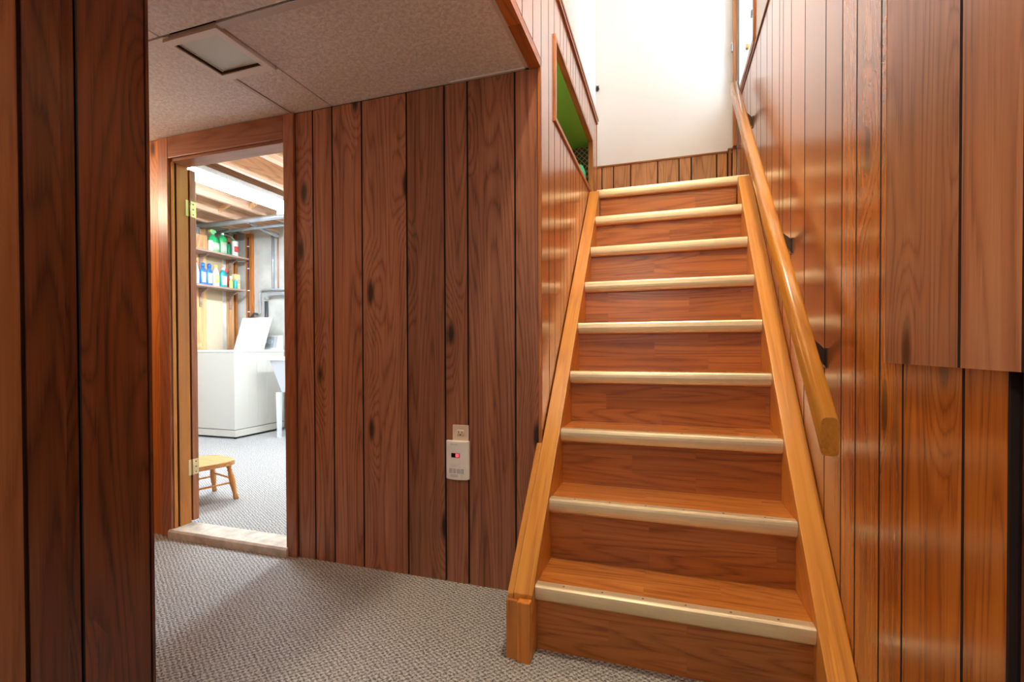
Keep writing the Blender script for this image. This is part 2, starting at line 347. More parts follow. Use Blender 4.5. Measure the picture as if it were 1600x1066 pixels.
def plank(parent, w_, h, loc, rz, m, name='plank', t=.012, c=.0020, stained=True):
    """a board: width along local x, front towards local -y, standing on loc"""
    mb = MB(); a = w_/2 - .0020
    mb.prism([(-a, t), (-a, c), (-a+c, 0), (a-c, 0), (a, c), (a, t)], 0, h, 'z')
    o = mb.build(name, m, org='local'); o.location = loc; o.rotation_euler = (0, 0, rz)
    if stained:                                             # the grooves of such panelling are stained dark
        o.data.materials.append(mat['groove'])
        for p in o.data.polygons:
            if abs(p.normal.x) > .5: p.material_index = 1
    attach(o, parent); return o

W, D, Y1, YW, ZC, RISE = .7883, .1972, 1.4693, 1.822, 2.0828, .22
XR, XL, YF = .858, -.065, 3.60
CAPZ = 2.56; LAND = 9*RISE

# ------------------------------------------------------------------ floors
fl = struct('floor', MB().box(-5.3, 1.3, -2.8, 5.0, -.12, 0), 'carpet', 'grey woven loop carpet over the whole basement floor', 'floor', org=(0, 0, 0))
struct('trim_1', MB().prism([(1.795, 0), (1.795, .034), (1.803, .043), (1.925, .043), (1.935, .0)], -2.066, -1.30), 'sill', 'worn pale concrete threshold under the laundry doorway', 'threshold')

# ------------------------------------------------------------------ wall with the laundry doorway
wf = empty('wall_front', (-1.2, YW, 0), 'brown knotty wood panel wall between the laundry doorway and the stairs', 'wall', kind='structure')
gx = [-1.254, -1.153, -1.046, -.889, -.663, -.484, -.379, -.174, -.076]
for a, b_ in zip(gx, gx[1:]):
    plank(wf, b_-a, ZC-.002, ((a+b_)/2, YW, 0), 0, 'panel')
MB().box(-.0775, -.0655, YW-.006, YW+.02, 0, ZC).build('corner_trim', 'trim_o', wf)
gl_ = [-2.13, -2.206, -2.33, -2.52, -2.66, -2.86, -3.06, -3.2, -3.4]
for a, b_ in zip(gl_, gl_[1:]):
    plank(wf, a-b_, ZC-.002, ((a+b_)/2, YW, 0), 0, 'panel_warmlit')
MB().box(-3.45, -2.062, YW+.0125, YW+.09, 0, 2.7).build('backing', 'groove', wf)
MB().box(-1.30, -.08, YW+.0125, YW+.09, 0, 2.7).build('backing', 'groove', wf)
MB().box(-2.062, -1.30, YW+.0125, YW+.09, 1.99, 2.7).build('backing', 'groove', wf)

# doorway: casing, jamb, leaf folded right back into the laundry room
dr = empty('door_1', (-1.68, YW, 0), 'brown wooden door frame with the door swung back into the laundry room', 'door', kind='structure')
XO0, XO1, ZO = -2.05, -1.311, 1.972
MB().box(-2.127, -2.056, YW-.014, YW, 0, ZC-.001).build('casing', 'trim', dr, bevel=.003)
MB().box(-1.311, -1.252, YW-.014, YW, 0, ZC-.001).build('casing', 'trim', dr, bevel=.003)
MB().box(-2.0555, -1.3115, YW-.013, YW, ZO, ZC-.001).build('head_casing', 'trim_x', dr, bevel=.003)
MB().box(-2.062, -2.050, YW, YW+.018, .043, ZO).build('jamb', 'post', dr)  # lighter wood than the right jamb: strong light on it put into the colour
MB().box(-2.062, -2.050, YW+.030, YW+.092, .043, ZO).build('jamb', 'post', dr)
MB().box(-2.061, -2.057, YW+.016, YW+.032, .043, ZO).build('jamb_groove', 'groove', dr)
MB().box(-1.311, -1.300, YW, YW+.09, .043, ZO).build('jamb', 'trim', dr)
MB().box(-2.05, -1.311, YW, YW+.09, ZO-.014, ZO).build('head_jamb', 'trim_x', dr)
lf = MB().box(-2.77, -2.052, YW+.104, YW+.139, .05, 1.955).build('door_leaf', 'trim', dr, bevel=.002)
for z in (.30, 1.70):
    h = MB().box(-2.0505, -2.0485, YW+.078, YW+.096, z, z+.085).box(-2.053, -2.0495, YW+.105, YW+.138, z, z+.085).tube([(-2.046, YW+.1, z), (-2.046, YW+.1, z+.085)], .005, 8).build('hinge', 'brass', dr)
    for zz in (.014, .042, .07):
        MB().lathe((-2.0487, YW+.121, z+zz), [(.0001, -.0025), (.003, -.0025), (.003, .0025), (.0001, .0025)], 8).build('screw', 'screw', h)

# ------------------------------------------------------------------ hall ceiling: tiles, grid, edge boards
ce = empty('ceiling', (-.8, 1.0, ZC), 'textured beige ceiling tiles in a grid over the basement hall', 'ceiling', kind='structure')
YS = 1.235; XS = -1.27
def tile(x0, x1, y0, y1, dz=0): MB().box(x0+.003, x1-.003, y0+.003, y1-.003, ZC+.004+dz, ZC+.018+dz).build('ceiling_tile', 'tile', ce, bevel=.0015)
tile(-1.05, -.116, YS, YW+.01); tile(-1.27, -1.05, 1.515, YW+.01)
tile(-2.49, XS, YS, YW+.01); tile(-3.45, -2.49, YS, YW+.01)
tile(-1.30, -.116, .625, YS-.004, -.002); tile(-2.50, -1.30, .86, YS-.004, -.002); tile(-3.45, -2.50, .86, YS-.004, -.002)
for y0, y1 in ((.0, .6), (-.62, .0), (-1.24, -.62), (-1.86, -1.24), (-2.55, -1.86)):
    for x0, x1 in ((-.83, .0), (.0, .86)): tile(x0, x1, y0, y1)
tile(-.83, -.116, .6, .625)
MB().box(XS-.016, XS+.001, 1.505, YW, ZC+.0005, ZC+.004).build('grid_bar', 'tbar', ce)
MB().box(XS-.016, XS+.001, YS, 1.242, ZC+.0005, ZC+.004).build('grid_bar', 'tbar', ce)
MB().box(-1.05, -.116, YS+.002, YS+.03, ZC+.0005, ZC+.004).build('grid_bar', 'tbar', ce)
MB().box(-.128, -.112, .62, YW, ZC-.001, ZC+.004).build('edge_angle', 'tbar', ce)
MB().box(-.45, -.112, YW-.012, YW, ZC-.001, ZC+.004).build('edge_angle', 'tbar', ce)
ys = [.62, .98, 1.40, 1.555, YW-.001]
for a, b_ in zip(ys, ys[1:]):
    MB().box(-.112, XL-.001, a+.0006, b_-.0006, ZC-.004, ZC+.03).build('edge_board', 'trim_oy', ce)
MB().box(-3.5, -.116, .6, YW+.01, ZC+.03, ZC+.06).build('ceiling_backing', 'gap', ce)
MB().box(-.9, 1.0, -2.7, .62, ZC+.03, ZC+.06).build('ceiling_backing', 'gap', ce)
# flush light, switched off
cl = empty('ceiling_light', (-1.18, 1.372, ZC), 'square flush ceiling light with frosted greenish diffuser, switched off', 'light')
fx0, fx1, fy0, fy1 = -1.305, -1.055, 1.244, 1.503
lx0, lx1, ly0, ly1 = -1.285, -1.083, 1.272, 1.468
f = MB()
f.box(fx0, fx1, fy0, ly0, ZC-.008, ZC+.012).box(fx0, fx1, ly1, fy1, ZC-.008, ZC+.012).box(fx0, lx0, ly0, ly1, ZC-.008, ZC+.012).box(lx1, fx1, ly0, ly1, ZC-.008, ZC+.012)
f.build('frame', 'light_frame', cl)
MB().box(lx0-.002, lx1+.002, ly0-.002, ly1+.002, ZC+.006, ZC+.010).build('diffuser', 'diffuser', cl)
e_ = MB().box(lx0, lx0+.004, ly0, ly1, ZC-.003, ZC+.006).box(lx0, lx1, ly1-.004, ly1, ZC-.003, ZC+.006)
e_.build('inner_lip', 'bronze', cl)

# ------------------------------------------------------------------ left wall of the stairwell with the green niche
wl = empty('wall_stair_left', (XL, 2.4, 0), 'narrow-plank wood panelling on the wall left of the stairs, capped by a ledge', 'wall', kind='structure')
NY0, NY1, NZ0, NZ1 = 2.052, 3.15, LAND+.005, 2.335
wbk = empty('wall_bulkhead', (XL, 1.2, ZC), 'plank panelling above the hall ceiling edge beside the stairwell', 'wall', kind='structure')
gb = [.62, .78, 1.0, 1.12, 1.3, 1.40, 1.566, 1.70, YW]
for a, b_ in zip(gb, gb[1:]):
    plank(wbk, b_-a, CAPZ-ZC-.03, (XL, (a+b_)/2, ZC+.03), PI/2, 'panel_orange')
gy = [YW, 1.945, 2.052, 2.174, 2.245, 2.322, 2.421, 2.49, 2.566, 2.68, 2.771, 2.87, 2.95, 3.06, 3.15, 3.255, 3.362]
for a, b_ in zip(gy, gy[1:]):
    if a >= NY0-.001 and b_ <= NY1+.001:
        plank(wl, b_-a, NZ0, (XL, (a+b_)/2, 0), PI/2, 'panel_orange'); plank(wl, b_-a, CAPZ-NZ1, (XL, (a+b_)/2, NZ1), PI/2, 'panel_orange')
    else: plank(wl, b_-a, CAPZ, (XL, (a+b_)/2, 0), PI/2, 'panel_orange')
XB0, XB1 = XL-.075, XL-.0125
MB().box(XB0, XB1, YW+.05, NY0-.052, 0, CAPZ).build('backing', 'groove', wl)
MB().box(XB0, XB1, NY0, NY1, 0, NZ0-.045).build('backing', 'groove', wl)
MB().box(XB0, XB1, NY0-.05, NY1+.1, NZ1+.032, CAPZ).build('backing', 'groove', wl)
MB().box(XB0, XB1, NY1+.101, 3.362, 0, CAPZ).build('backing', 'groove', wl)
MB().box(XB0-.02, XB1, .62, YW+.05, ZC+.03, CAPZ).build('backing', 'groove', wbk)
MB().box(-.105, XL+.014, .62, 3.375, CAPZ, CAPZ+.018).build('ledge_cap', 'trim_oy', wl, bevel=.003)
MB().box(XL-.004, XL+.010, .62, 3.368, CAPZ-.022, CAPZ).build('ledge_moulding', 'trim_oy', wl, bevel=.002)
MB().box(-.105, XL+.003, 3.362, 3.372, LAND, CAPZ).build('end_trim', 'trim_o', wl)
# niche frame and lining
for (y0, y1, z0, z1) in ((NY0-.012, NY0+.012, NZ0+.0065, NZ1-.0085), (NY1-.014, NY1+.012, NZ0+.0065, NZ1-.0085)):
    MB().box(XL-.022, XL+.008, y0, y1, z0, z1).build('niche_frame', 'trim_o', wl)
MB().box(XL-.022, XL+.008, NY0-.012, NY1+.012, NZ1-.008, NZ1+.012).build('niche_frame', 'trim_oy', wl)
MB().box(XL-.022, XL+.008, NY0-.012, NY1+.012, NZ0-.014, NZ0+.006).build('niche_frame', 'trim_oy', wl)
ni = empty('wall_niche', (-.45, 2.6, LAND), 'green painted cubby recess in the wall left of the stairs', 'niche', kind='structure')
MB().box(-.85, XL-.0225, NY0-.02, NY1+.1, NZ1-.004, NZ1+.03).build('niche_top', 'green', ni)
MB().box(-.88, -.85, NY0-.02, NY1+.1, NZ0-.03, NZ1).build('niche_back', 'green', ni)
MB().box(-.85, XL-.0225, NY0-.05, NY0-.02, NZ0-.03, NZ1).build('niche_side', 'green', ni)
MB().box(-.85, XL-.0225, NY1+.07, NY1+.1, NZ0-.03, NZ1).build('niche_end', 'lattice', ni)
MB().box(-.85, XL-.0225, NY0-.02, NY1+.1, NZ0-.04, NZ0-.004).build('niche_floor', 'lattice', ni)

# ------------------------------------------------------------------ right wall of the stairwell
wr = empty('wall_stair_right', (XR, 2.0, 0), 'glossy orange-brown plank panelling along the wall right of the stairs', 'wall', kind='structure')
gr = [.956, 1.164, 1.275, 1.42, 1.525, 1.67, 1.90, 2.095, 2.23, 2.30, 2.45, 2.57, 2.73, 2.85, 3.05, 3.17, 3.30, 3.43, 3.56]
CAPR = 2.61
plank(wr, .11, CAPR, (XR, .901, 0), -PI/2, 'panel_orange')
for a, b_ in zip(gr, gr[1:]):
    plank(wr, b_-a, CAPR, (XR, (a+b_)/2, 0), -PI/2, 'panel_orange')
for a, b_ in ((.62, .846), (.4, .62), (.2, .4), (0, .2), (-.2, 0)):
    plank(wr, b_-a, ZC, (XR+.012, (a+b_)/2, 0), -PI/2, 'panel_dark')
MB().box(XR+.0245, XR+.12, -2.7, .846, 0, ZC+.03).build('backing', 'groove', wr)
MB().box(XR+.0125, XR+.12, .846, YF, 0, CAPR).build('backing', 'groove', wr)
MB().box(XR-.006, XR+.0045, .64, YF-.04, CAPR, CAPR+.016).build('ledge_cap', 'capdark', wr, bevel=.003)
# the shorter panel fixed over the near end of that wall
op = empty('overlay_panel', (XR, 1.0, .95), 'dull brown two-board panel fixed over the glossy wall, its lower edge raw', 'panel')
for a, b_ in ((.93, 1.199), (.787, .93), (.62, .787)):
    plank(op, b_-a, 1.45, (XR-.0185, (a+b_)/2, .950), -PI/2, 'panel_daylit', t=.0125)
MB().box(XR-.0188, XR-.0008, 1.1972, 1.2005, .950, 2.40).build('raw_edge', 'wains', op)
MB().box(XR-.0058, XR-.0008, .62, 1.197, .951, 2.40).build('backing', 'groove', op)

# ------------------------------------------------------------------ landing: pale walls, wainscot, window
wfar = empty('wall_landing', (.38, YF, LAND), 'bright warm-white painted wall behind the stair landing', 'wall', kind='structure')
MB().box(-.4, .90, YF+.0165, YF+.1, LAND-.3, 4.5).build('plaster', 'white_wall', wfar)
MB().box(-.103, XR, YF+.0142, YF+.0162, LAND, LAND+.345).build('backing', 'groove', wfar)
gw = [-.103, -.058, .026, .150, .338, .483, .564, .730, .800]
for a, b_ in zip(gw, gw[1:]): plank(wfar, b_-a, .345, ((a+b_)/2, YF+.002, LAND), 0, 'wains')
plank(wfar, .026, .36, (.813, YF-.002, LAND), 0, 'trim_o'); plank(wfar, .032, .36, (.842, YF-.002, LAND), 0, 'wains')
MB().box(-.103, .80, YF-.006, YF+.012, LAND+.345, LAND+.355).build('wainscot_cap', 'trim_ox', wfar)
MB().box(.80, XR, YF-.010, YF+.012, LAND+.36, LAND+.370).build('wainscot_cap', 'trim_ox', wfar)
wu = struct('wall_upper_left', MB().box(-.25, -.103, .5, YF+.014, CAPZ+.018, 4.5).box(-.25, -.103, 3.375, YF+.014, LAND, CAPZ+.018), 'white_wall', 'off-white painted wall above the ledge left of the stairs', 'wall')
WY0, WY1, WZ0, WZ1 = 2.92, 3.56, 2.68, 3.75
XU = XR+.005
ur = MB().box(XU, XU+.045, .5, WY0, CAPR+.016, 4.5).box(XU, XU+.045, WY1, YF+.014, CAPR+.016, 4.5).box(XU, XU+.045, WY0, WY1, CAPR+.016, WZ0).box(XU, XU+.045, WY0, WY1, WZ1, 4.5)
struct('wall_upper_right', ur, 'white_wall', 'off-white painted wall above the ledge right of the stairs', 'wall')
struct('wall_upper_near', MB().box(-.25, 1.0, .5, .6, ZC+.06, 4.5), 'upper_white', 'white wall over the hall end of the stairwell', 'wall')
struct('ceiling_upper', MB().box(-.3, 1.1, .5, YF+.1, 4.5, 4.56), 'upper_white', 'white ceiling high over the stairwell', 'ceiling')
struct('floor_landing', MB().box(-.13, XR+.02, YF-.58+.06, YF+.014, LAND-.04, LAND-.003), 'tread', 'wood laminate floor of the stair landing', 'landing')
wn = empty('window_1', (XU, (WY0+WY1)/2, WZ0), 'tall white-framed window in the wall above the landing', 'window', kind='structure')
MB().box(.828, .852, WY1-.002, WY1+.030, LAND+.37, WZ1+.05).build('casing', 'trim_o', wn, bevel=.002)
MB().box(XR-.010, XU, WY0-.03, WY0, WZ0-.03, WZ1+.05).build('casing', 'trim_o', wn, bevel=.002)
MB().box(XR-.010, XU, WY0, WY1, WZ1, WZ1+.05).build('casing', 'trim_oy', wn)
MB().box(XR-.010, XU+.02, WY0-.03, WY1-.003, WZ0-.045, WZ0-.005).build('window_stool', 'trim_oy', wn, bevel=.002)
fr_ = MB().box(XU, XU+.018, WY0, WY0+.03, WZ0, WZ1).box(XU, XU+.018, WY1-.03, WY1, WZ0, WZ1).box(XU, XU+.018, WY0+.03, WY1-.03, WZ0, WZ0+.03).box(XU, XU+.018, WY0+.03, WY1-.03, WZ1-.05, WZ1)
fr_.build('sash', 'enamel2', wn)
MB().box(XU+.006, XU+.009, WY0+.03, WY1-.03, WZ0+.03, WZ1-.05).build('pane', 'pane', wn)
lt = MB().lathe((XU-.012, 3.10, 2.74), [(.001, -.018), (.012, -.014), (.015, 0), (.012, .014), (.001, .018)], 12).box(XU-.012, XU, 3.085, 3.115, 2.732, 2.748).build('latch', 'brass', wn)
MB().box(XU-.016, XU, 2.962, 2.985, 2.83, 2.865).build('latch', 'latch_grey', wn, bevel=.003)
MB().box(.816, .827, WY1, WY1+.02, 2.99, 3.045).build('catch', 'latch_grey', wn, bevel=.003)

# ------------------------------------------------------------------ staircase
st = empty('staircase', (W/2, Y1, 0), 'steep wood laminate stairs with champagne metal nosings climbing to the landing', 'staircase')
NOSE = [(.034, .0018), (.008, .0018), (.003, .0004), (.0002, -.004), (-.0012, -.012), (-.0015, -.022), (0, -.032), (.003, -.041), (.008, -.047), (.013, -.049), (.013, -.012), (.034, -.0004)]
for k in range(1, 10):
    y, z = Y1+(k-1)*D, k*RISE
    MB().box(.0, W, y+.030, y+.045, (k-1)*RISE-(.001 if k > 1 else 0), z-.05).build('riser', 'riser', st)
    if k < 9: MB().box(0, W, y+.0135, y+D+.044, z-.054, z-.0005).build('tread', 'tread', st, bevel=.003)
    else: MB().box(-.06, .85, y+.0135, y+.08, z-.054, z-.0005).build('tread', 'tread', st, bevel=.003)
    xa, xb = (.001, W-.001) if k < 9 else (-.02, .853)
    no = MB().prism([(y+a, z+b_) for a, b_ in NOSE], xa, xb, 'x').build('nosing', 'metal_gold', st)
    for j in range(6):
        sx_ = .09+j*.122
        MB().lathe((sx_, y+.020, z+.0018), [(.0036, 0), (.003, .0007), (.0001, .0008)], 8).build('screw', 'screw', no)
def pitch(y, c): return RISE*((y-Y1)/D+1)+c
CC = .016
def stringer(x0, x1, y0, y1, zcut, m='cap'):
    """side board: sloping top, down past the steps"""
    pts = [(y0, pitch(y0, CC)), (y1, pitch(y1, CC)), (y1, max(0, pitch(y1, CC)-.42)), (max(y0, y1-.6) if zcut else y0, 0) if False else (y0, max(0, pitch(y0, CC)-.42))]
    return MB().prism(pts, x0, x1, 'x')
YT = 3.02
# right side board runs down to the floor
yb = Y1 - D*(1+CC/RISE)
rs = MB().prism([(yb, 0), (YT, pitch(YT, CC)), (YT, pitch(YT, CC)-.45), (yb+.40, 0)], W, XR-.0006, 'x').build('stringer', 'cap', st, bevel=.003)
ls = MB().prism([(1.44, 0), (1.44, pitch(1.44, CC)), (YT, pitch(YT, CC)), (YT, pitch(YT, CC)-.45), (1.85, 0)], XL+.0285 if False else -.062, 0, 'x').build('stringer', 'cap', st, bevel=.003)
MB().prism([(1.438, 0), (1.438, pitch(1.438, CC)), (YW-.0155, pitch(YW-.0155, CC)), (YW-.0155, 0)], -.082, -.0625, 'x').build('stringer_facing', 'cap', st, bevel=.002)
MB().box(-.082, -.046, 1.424, 1.4375, 0, .186).build('foot_board', 'post', st, bevel=.002)
MB().box(-.043, -.001, 1.412, 1.4395, 0, .190).build('foot_board', 'post', st, bevel=.003)

# ------------------------------------------------------------------ handrail
hr = empty('handrail', (.785, 1.357, .76), 'thick golden wooden handrail on the wall right of the stairs', 'handrail')
A, B = Vector((.785, 1.357, .762)), Vector((.785, 3.16, 2.545))
dirv = (B-A).normalized(); ang = math.atan2(dirv.z, dirv.y); ln = (B-A).length
# cross-section: rounded loaf; u = x, v = perpendicular in the slope plane
hw, hh = .0205, .034; r_ = .014
sec = []
for cx, cy, a0 in ((hw-r_, hh-r_, 0), (-hw+r_, hh-r_, 90), (-hw+r_*.8, -hh+r_*.8, 180), (hw-r_*.8, -hh+r_*.8, 270)):
    rr = r_ if cy > 0 else r_*.8
    for q in range(5):
        t = math.radians(a0+22.5*q); sec.append((cx+rr*math.cos(t), cy+rr*math.sin(t)))
vs = []
n = len(sec)
for i, P0 in enumerate((A, B)):
    up = Vector((0, -math.sin(ang), math.cos(ang)))
    for u, v in sec:
        p = P0 + Vector((u, 0, 0)) + up*v
        if i == 0: p += dirv*(v*math.tan(ang) )          # plumb cut at the lower end
        vs.append(tuple(p))
rm = MB(); rm.add(vs, [(i, (i+1) % n, n+(i+1) % n, n+i) for i in range(n)], True); rm.add(vs, [tuple(range(n))[::-1]]); rm.add(vs, [tuple(range(n, 2*n))])
# store in a frame whose z runs along the rail so the grain follows it
R0 = Matrix.Rotation(-(PI/2-ang), 4, 'X')
loc = A.copy(); inv = R0.inverted()
rm.v = [tuple(inv @ (Vector(v)-loc)) for v in rm.v]
ro = rm.build('rail', 'rail', org='local', rot=R0.to_euler()); ro.location = loc; attach(ro, hr)
for (by, bz) in ((1.657, .955), (2.074, 1.375), (2.965, 2.245)):
    t = (by-A.y)/(B.y-A.y); rz = A.z+t*(B.z-A.z)
    m_ = MB().box(XR-.004, XR-.0005, by-.014, by+.014, bz-.035, bz+.025)
    zt = rz-.040
    br_ = m_.build('bracket', 'bronze', hr)
    g = MB().prism([(XR-.004, bz+.022), (XR-.062, zt+.018), (XR-.075, zt+.012), (XR-.06, zt-.004), (XR-.02, bz-.004), (XR-.004, bz-.03)], by-.005, by+.005, 'y').box(.772, .800, by-.012, by+.012, zt+.010, zt+.016)
    g.build('bracket_arm', 'bronze', br_)
    MB().lathe((XR-.0045, by, bz-.027), [(.0001, -.003), (.003, -.003), (.003, .003), (.0001, .003)], 8).build('screw', 'brass', br_)

# ------------------------------------------------------------------ outlet and plug-in alarm on the panel wall
ou = empty('wall_outlet', (-.413, YW, .55), 'ivory wall outlet with its upper socket free above the plug-in alarm', 'outlet')
MB().box(-.449, -.377, YW-.006, YW-.0003, .545, .664).build('cover_plate', 'ivory', ou, bevel=.002)
so = MB().lathe((-.413, YW-.0065, .632), [(.0001, -.013), (.016, -.013), (.017, 0), (.016, .013), (.0001, .013)], 14, sy=.1).build('socket', 'ivory', ou)
MB().box(-.4215, -.4195, YW-.0092, YW-.006, .630, .640).box(-.4065, -.4045, YW-.0092, YW-.006, .630, .639).lathe((-.413, YW-.0085, .624), [(.0025, -.0025), (.0025, .0025)], 8, sy=.3).build('slots', 'black', so)
al = empty('gas_alarm', (-.422, YW-.006, .44), 'white plug-in gas alarm with a small red display, plugged into the outlet', 'alarm')
ax0, ax1, az0, az1 = -.472, -.370, .443, .600
prof = [(ax0, YW-.0065), (ax0, YW-.020), (ax0+.008, YW-.030), (ax0+.03, YW-.036), ((ax0+ax1)/2, YW-.038), (ax1-.03, YW-.036), (ax1-.008, YW-.030), (ax1, YW-.020), (ax1, YW-.0065)]
MB().prism(prof, az0, az1, 'z').build('body', 'white_plastic', al, bevel=.0015)
dsp = MB().box(-.440, -.404, YW-.0395, YW-.036, .535, .553).build('display', 'led_dark', al)
MB().box(-.420, -.406, YW-.0402, YW-.0394, .537, .551).build('lit_digit', 'led', dsp)
MB().box(-.446, -.402, YW-.0388, YW-.036, .505, .530).build('button', 'white_plastic', al, bevel=.001)
for i in range(4):
    MB().box(-.450+i*.017, -.437+i*.017, YW-.0388, YW-.036, .470, .489).build('vent', 'greymark', al)
for z in (.588, .461, .455): MB().box(-.446, -.412, YW-.0388, YW-.036, z, z+.0022).build('print_line', 'greymark', al)

# coat hook on the pale wall, things in the niche
hk = empty('coat_hook', (-.088, YF+.01, 2.9), 'small dark brown hook on the white landing wall', 'hook')
MB().prism([(-.098, 2.93), (-.098, 2.900), (-.092, 2.898), (-.078, 2.915), (-.090, 2.928)], YF-.012, YF+.0135, 'y').build('hook_plate', 'bronze', hk)
MB().tube([(-.09, YF-.01, 2.915), (-.084, YF-.022, 2.910), (-.078, YF-.03, 2.918)], .004, 8).build('prong', 'bronze', hk)
random.seed(5)
def crumple(cx, cy, cz, sx, sy, sz, seed):
    rnd = random.Random(seed); mb = MB(); n, k = 14, 8; vs = []
    for i in range(k+1):
        t = i/k*PI
        for j in range(n):
            a = 2*PI*j/n; q = 1+.22*math.sin(3*a+i+seed)+.12*rnd.uniform(-1, 1)
            vs.append((cx+sx*q*math.sin(t)*math.cos(a), cy+sy*q*math.sin(t)*math.sin(a), max(cz, cz+sz*(.25-math.cos(t)*(.9+.15*rnd.random())))))
    mb.add(vs, [(i*n+j, i*n+(j+1) % n, (i+1)*n+(j+1) % n, (i+1)*n+j) for i in range(k) for j in range(n)], True); return mb
tag(crumple(-.130, 3.115, NZ0+.001, .030, .05, .155, 1).build('green_cloth', 'cloth_green'), 'crumpled bright green cloth lying at the end of the wall cubby', 'cloth')
tag(crumple(-.122, 2.92, NZ0+.001, .022, .035, .085, 4).build('cream_cloth', 'cloth_white'), 'small cream cloth lying on the edge of the wall cubby', 'cloth')

nb_ = empty('cubby_fill_lamp', (-.62, 2.2, NZ0), 'small unseen bulb added deep inside the green cubby to brighten it', 'lamp')  # bulb added out of view to brighten the green lining
MB().lathe((-.62, 2.2, NZ0-.003), [(.03, 0), (.03, .012), (.012, .02), (.012, .05)], 14).build('base', 'fix_white', nb_)
MB().lathe((-.62, 2.2, NZ0+.047), [(.012, 0), (.028, .02), (.032, .04), (.022, .062), (.004, .07)], 14).build('bulb', plain('cubby_fill_bulb', (1, 1, 1), .4, emit=((1, .95, .85), 75)), nb_)

# ------------------------------------------------------------------ near-left wall and its door casing
XN = -.83
wn2 = empty('wall_left', (XN, .4, 0), 'dark brown wood panel wall with a door casing beside the hall', 'wall', kind='structure')
for a, b_ in ((.706, .855), (.672, .706)):
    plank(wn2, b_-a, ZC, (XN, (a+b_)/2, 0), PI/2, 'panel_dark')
MB().box(XN-.10, XN-.0125, -2.7, .85, 0, ZC+.03).build('backing', 'groove', wn2)
MB().box(XN-.098, XN+.001, .8555, .862, 0, ZC).build('corner_edge', 'panel_dark', wn2)
MB().box(XN-.012, XN+.016, .606, .674, 0, 2.06).build('door_casing', 'panel_dark', wn2, bevel=.006)
MB().box(XN-.012, XN+.010, .596, .606, 0, ZC).build('door_stop', 'groove', wn2)
MB().box(XN-.012, XN+.020, .50, .5975, 0, ZC).build('door_jamb', 'jambwood', wn2, bevel=.004)
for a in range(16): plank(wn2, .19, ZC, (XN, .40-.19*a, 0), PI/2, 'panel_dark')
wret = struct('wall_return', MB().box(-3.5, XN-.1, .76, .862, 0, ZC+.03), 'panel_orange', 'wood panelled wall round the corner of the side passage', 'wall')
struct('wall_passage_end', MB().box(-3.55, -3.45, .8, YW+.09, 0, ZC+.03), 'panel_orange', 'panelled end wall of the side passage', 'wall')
# wall behind the camera, with its window
RB = -2.6
rb = MB().box(-.95, -.45, RB-.1, RB, 0, ZC+.03).box(.55, 1.0, RB-.1, RB, 0, ZC+.03).box(-.45, .55, RB-.1, RB, 0, .85).box(-.45, .55, RB-.1, RB, 1.85, ZC+.03)
struct('wall_back', rb, 'upper_white', 'white wall behind with a window', 'wall')
w2 = empty('window_2', (.05, RB, .85), 'white framed basement window in the wall behind', 'window', kind='structure')
MB().box(-.45, -.40, RB-.08, RB-.03, .85, 1.85).box(.50, .55, RB-.08, RB-.03, .85, 1.85).box(-.40, .50, RB-.08, RB-.03, .85, .90).box(-.40, .50, RB-.08, RB-.03, 1.80, 1.85).box(.03, .07, RB-.08, RB-.03, .9, 1.8).build('sash', 'enamel2', w2)
MB().box(-.40, .03, RB-.06, RB-.055, .9, 1.8).build('pane', 'pane', w2); MB().box(.07, .50, RB-.06, RB-.055, .9, 1.8).build('pane', 'pane', w2)

# added pendant lighting the lower steps, out of view; shade spares the landing wall
LX, LY, LZ = .36, 1.35, 3.35
hl = empty('stairwell_fill_lamp', (LX, LY, LZ), 'added unseen pendant with a white cone shade, lighting the lower steps', 'lamp')
MB().lathe((LX, LY, 4.44), [(.06, 0), (.06, .06)], 20).build('ceiling_rose', 'fix_white', hl)
MB().tube([(LX, LY, LZ+.23), (LX, LY, 4.45)], .006, 8).build('cord', 'fix_white', hl)
MB().lathe((LX, LY, LZ+.10), [(.01, 0), (.045, .02), (.055, .055), (.045, .09), (.02, .12)], 18).build('bulb', plain('stairwell_fill_bulb', (1, 1, 1), .4, emit=((1, .84, .60), 720)), hl)
sh = MB(); k = 28
vs = [(LX+r*math.cos(2*PI*j/k), LY+r*math.sin(2*PI*j/k), LZ+z) for r, z in ((.19, 0), (.06, .24), (.055, .235), (.185, 0)) for j in range(k)]
sh.add(vs, [(a*k+j, a*k+(j+1) % k, ((a+1) % 4)*k+(j+1) % k, ((a+1) % 4)*k+j) for a in range(4) for j in range(k)], True)
sh.build('shade', 'fix_white', hl)
ul = empty('upper_fill_lamp', (.38, 2.75, 4.4), 'added unseen round lamp on the stairwell ceiling, brightening the landing wall', 'lamp')  # lamp added out of view to whiten the landing wall
MB().lathe((.38, 2.75, 4.43), [(.06, 0), (.13, .03), (.15, .072)], 24).build('glass_bowl', plain('upper_fill_bowl', (1, 1, 1), .4, emit=((1, .93, .84), 11)), ul)
# added warm fill lamp behind the camera, brightening the hall and its ceiling
hb = empty('hall_fill_lamp', (.05, -1.0, ZC), 'added unseen globe lamp in the hall behind, filling it with light', 'lamp')
MB().tube([(.05, -1.0, ZC-.12), (.05, -1.0, ZC)], .01, 8).build('stem', 'brass', hb)
MB().lathe((.05, -1.0, ZC-.34), [(.03, 0), (.09, .03), (.12, .09), (.12, .14), (.09, .2), (.04, .23)], 24).build('glass_globe', plain('hall_fill_bowl', (1, 1, 1), .4, emit=((1, .84, .66), 33)), hb)

